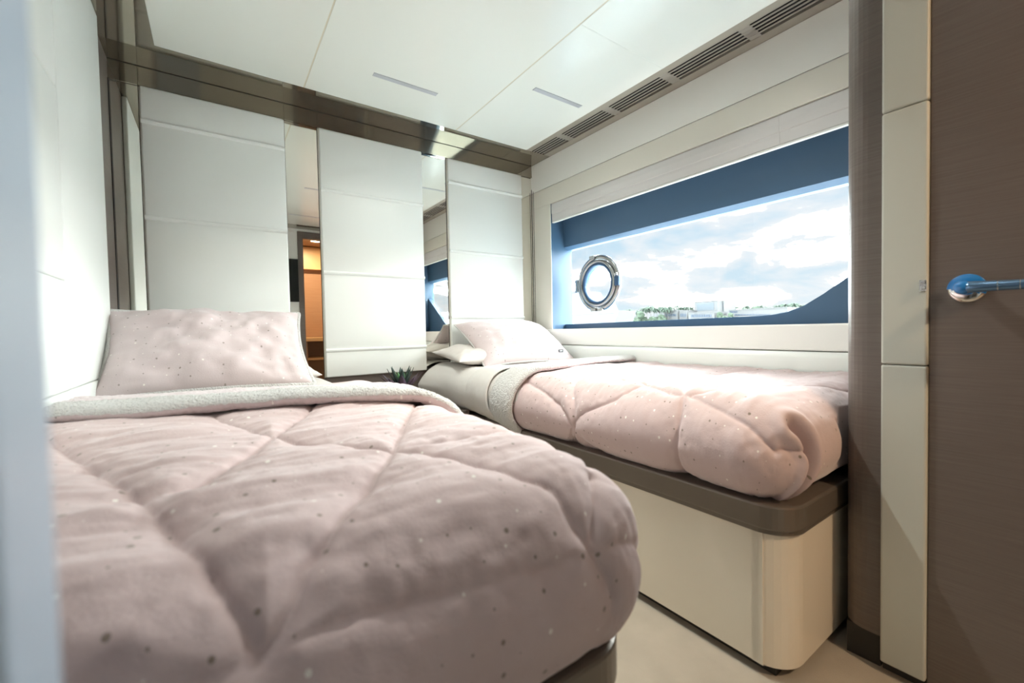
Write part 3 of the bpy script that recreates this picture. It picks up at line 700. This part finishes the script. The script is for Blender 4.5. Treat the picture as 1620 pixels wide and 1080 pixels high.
clump('hedge', 'dark green bushes behind the long low building', 300, 1150, 1205, 488, M_bush, None)
clump('hedge', 'green bushes at the right end, before the curved frame', 300, 1205, 1275, 487.5, M_bush, None)
# palms
def palm_meshes():
    tr = tube([(0, 0, 0), (.12, .05, .35), (.2, .1, .7), (.18, .12, 1.0)], [.030, .022, .02, .018], 6)
    bm = bmesh.new()
    for k in range(15):
        az = k*2.399; e = .9-1.2*(k/15); p = Vector((0, 0, 0)); d = Vector((math.cos(az), math.sin(az), 0)); sv = Vector((-math.sin(az), math.cos(az), 0)); rows = []
        for i in range(6):
            t_ = i/5; w_ = .05*math.sin(PI*(.15+.8*t_)); dr = Vector((0, 0, -w_*.9))
            rows.append((bm.verts.new(p-sv*w_+dr), bm.verts.new(p), bm.verts.new(p+sv*w_+dr)))
            p = p+(d*math.cos(e)+Vector((0, 0, math.sin(e))))*.085; e -= .42
        for a, b in zip(rows[:-1], rows[1:]):
            bm.faces.new((a[0], a[1], b[1], b[0])); bm.faces.new((a[1], a[2], b[2], b[1]))
    return tr, bm_mesh(bm)
trm, crm = palm_meshes(); trm.materials.append(M_trunk); crm.materials.append(M_frond)
def palm(pxx, ytop, x, label, group):
    y, z = pix(pxx, ytop, x); base = .8; Ht = z-base; sc = Ht/1.12
    r = thing('palm_tree', (x, y, base), label, 'palm tree', group)
    cs = (11.0 if Ht > 7 else 8.0)*random.uniform(.85, 1.15)
    a = bpy.data.objects.new('trunk', trm); COL.objects.link(a); a.parent = r; a.scale = (5, 5, sc)
    b = bpy.data.objects.new('crown', crm); COL.objects.link(b); b.parent = r; b.location = (.18*5, .12*5, sc*1.0); b.scale = (cs, cs, cs*.95); b.rotation_euler = (0, 0, random.uniform(0, 6))
ORD = ('first', 'second', 'third', 'fourth', 'fifth', 'sixth', 'seventh', 'eighth')
for k_, px_ in enumerate((1018, 1023, 1029, 1034, 1039, 1045, 1050, 1056)): palm(px_, random.uniform(481, 486), 245+random.uniform(-3, 3), ORD[k_]+' palm from the left in the palm group left of the white blocks', 'palms left of the low white block')
for k_, px_ in enumerate((1063, 1070, 1076, 1081, 1087, 1094)): palm(px_, random.uniform(480, 485), 275+random.uniform(-3, 3), ORD[k_]+' palm from the left rising behind the low white blocks', 'palms behind the low white blocks')
for k_, px_ in enumerate((970, 978, 986, 995, 1004, 1011)): palm(px_, random.uniform(488, 491), 246, ORD[k_]+' low palm right of the porthole, among the bushes', 'low palms right of the porthole')
for k_, px_ in enumerate((1147, 1156, 1166, 1181, 1202, 1216, 1232)): palm(px_, random.uniform(480, 485), 305, ORD[k_]+' palm from the left behind the long low building', 'palms behind the long low building')
palm(1244, 479, 298, 'taller bushy palm behind the far right of the long low building', None)
palm(1257, 477.5, 290, 'broad palm nearest the curved window frame', None)
palm(1268, 481, 298, 'rightmost palm, just above the curved window frame', None)
# moored white boat at the left of the view
bx = 60
y0, y1, zt = span(870, 962, 486, bx)
t = thing('motor_yacht', (bx, (y0+y1)/2, -2), 'white motor yacht moored behind the porthole', 'boat')
_, zd = pix(915, 497, bx); _, zr = pix(915, 478, bx); _, zr2 = pix(915, 463, bx)
hull = [(y0, -1.9), (y1, -1.9), (y1+.5, zd), (y0-2.5, zd+.25)]
obj('hull', prism(hull, 0, bx, bx+5, .05), M_boat, t)
obj('deckhouse', prism([(y0+1, zd), (y1-.5, zd), (y1-1.2, zr), (y0+2.2, zr)], 0, bx+.8, bx+4.2, .05), M_boat, t)
ym, _ = pix(926, 470, bx)
obj('upper_deck', prism([(ym-1.5, zr), (y1-1.2, zr), (y1-1.8, zr2), (ym-.3, zr2)], 0, bx+1, bx+4, .05), M_boat, t)
for i in range(6):
    ya = y0+2+i*(y1-y0-4)/6; obj('cabin_window', box(bx+.74, bx+.82, ya, ya+(y1-y0-4)/6*.8, zd+(zr-zd)*.35, zd+(zr-zd)*.75), mat('boat_window', (.12, .15, .19), .2) if i == 0 else bpy.data.materials['boat_window'], t)
obj('rub_rail', box(bx-.06, bx, y0-1.5, y1+.2, zd-.25, zd-.12), M_winglass, t)
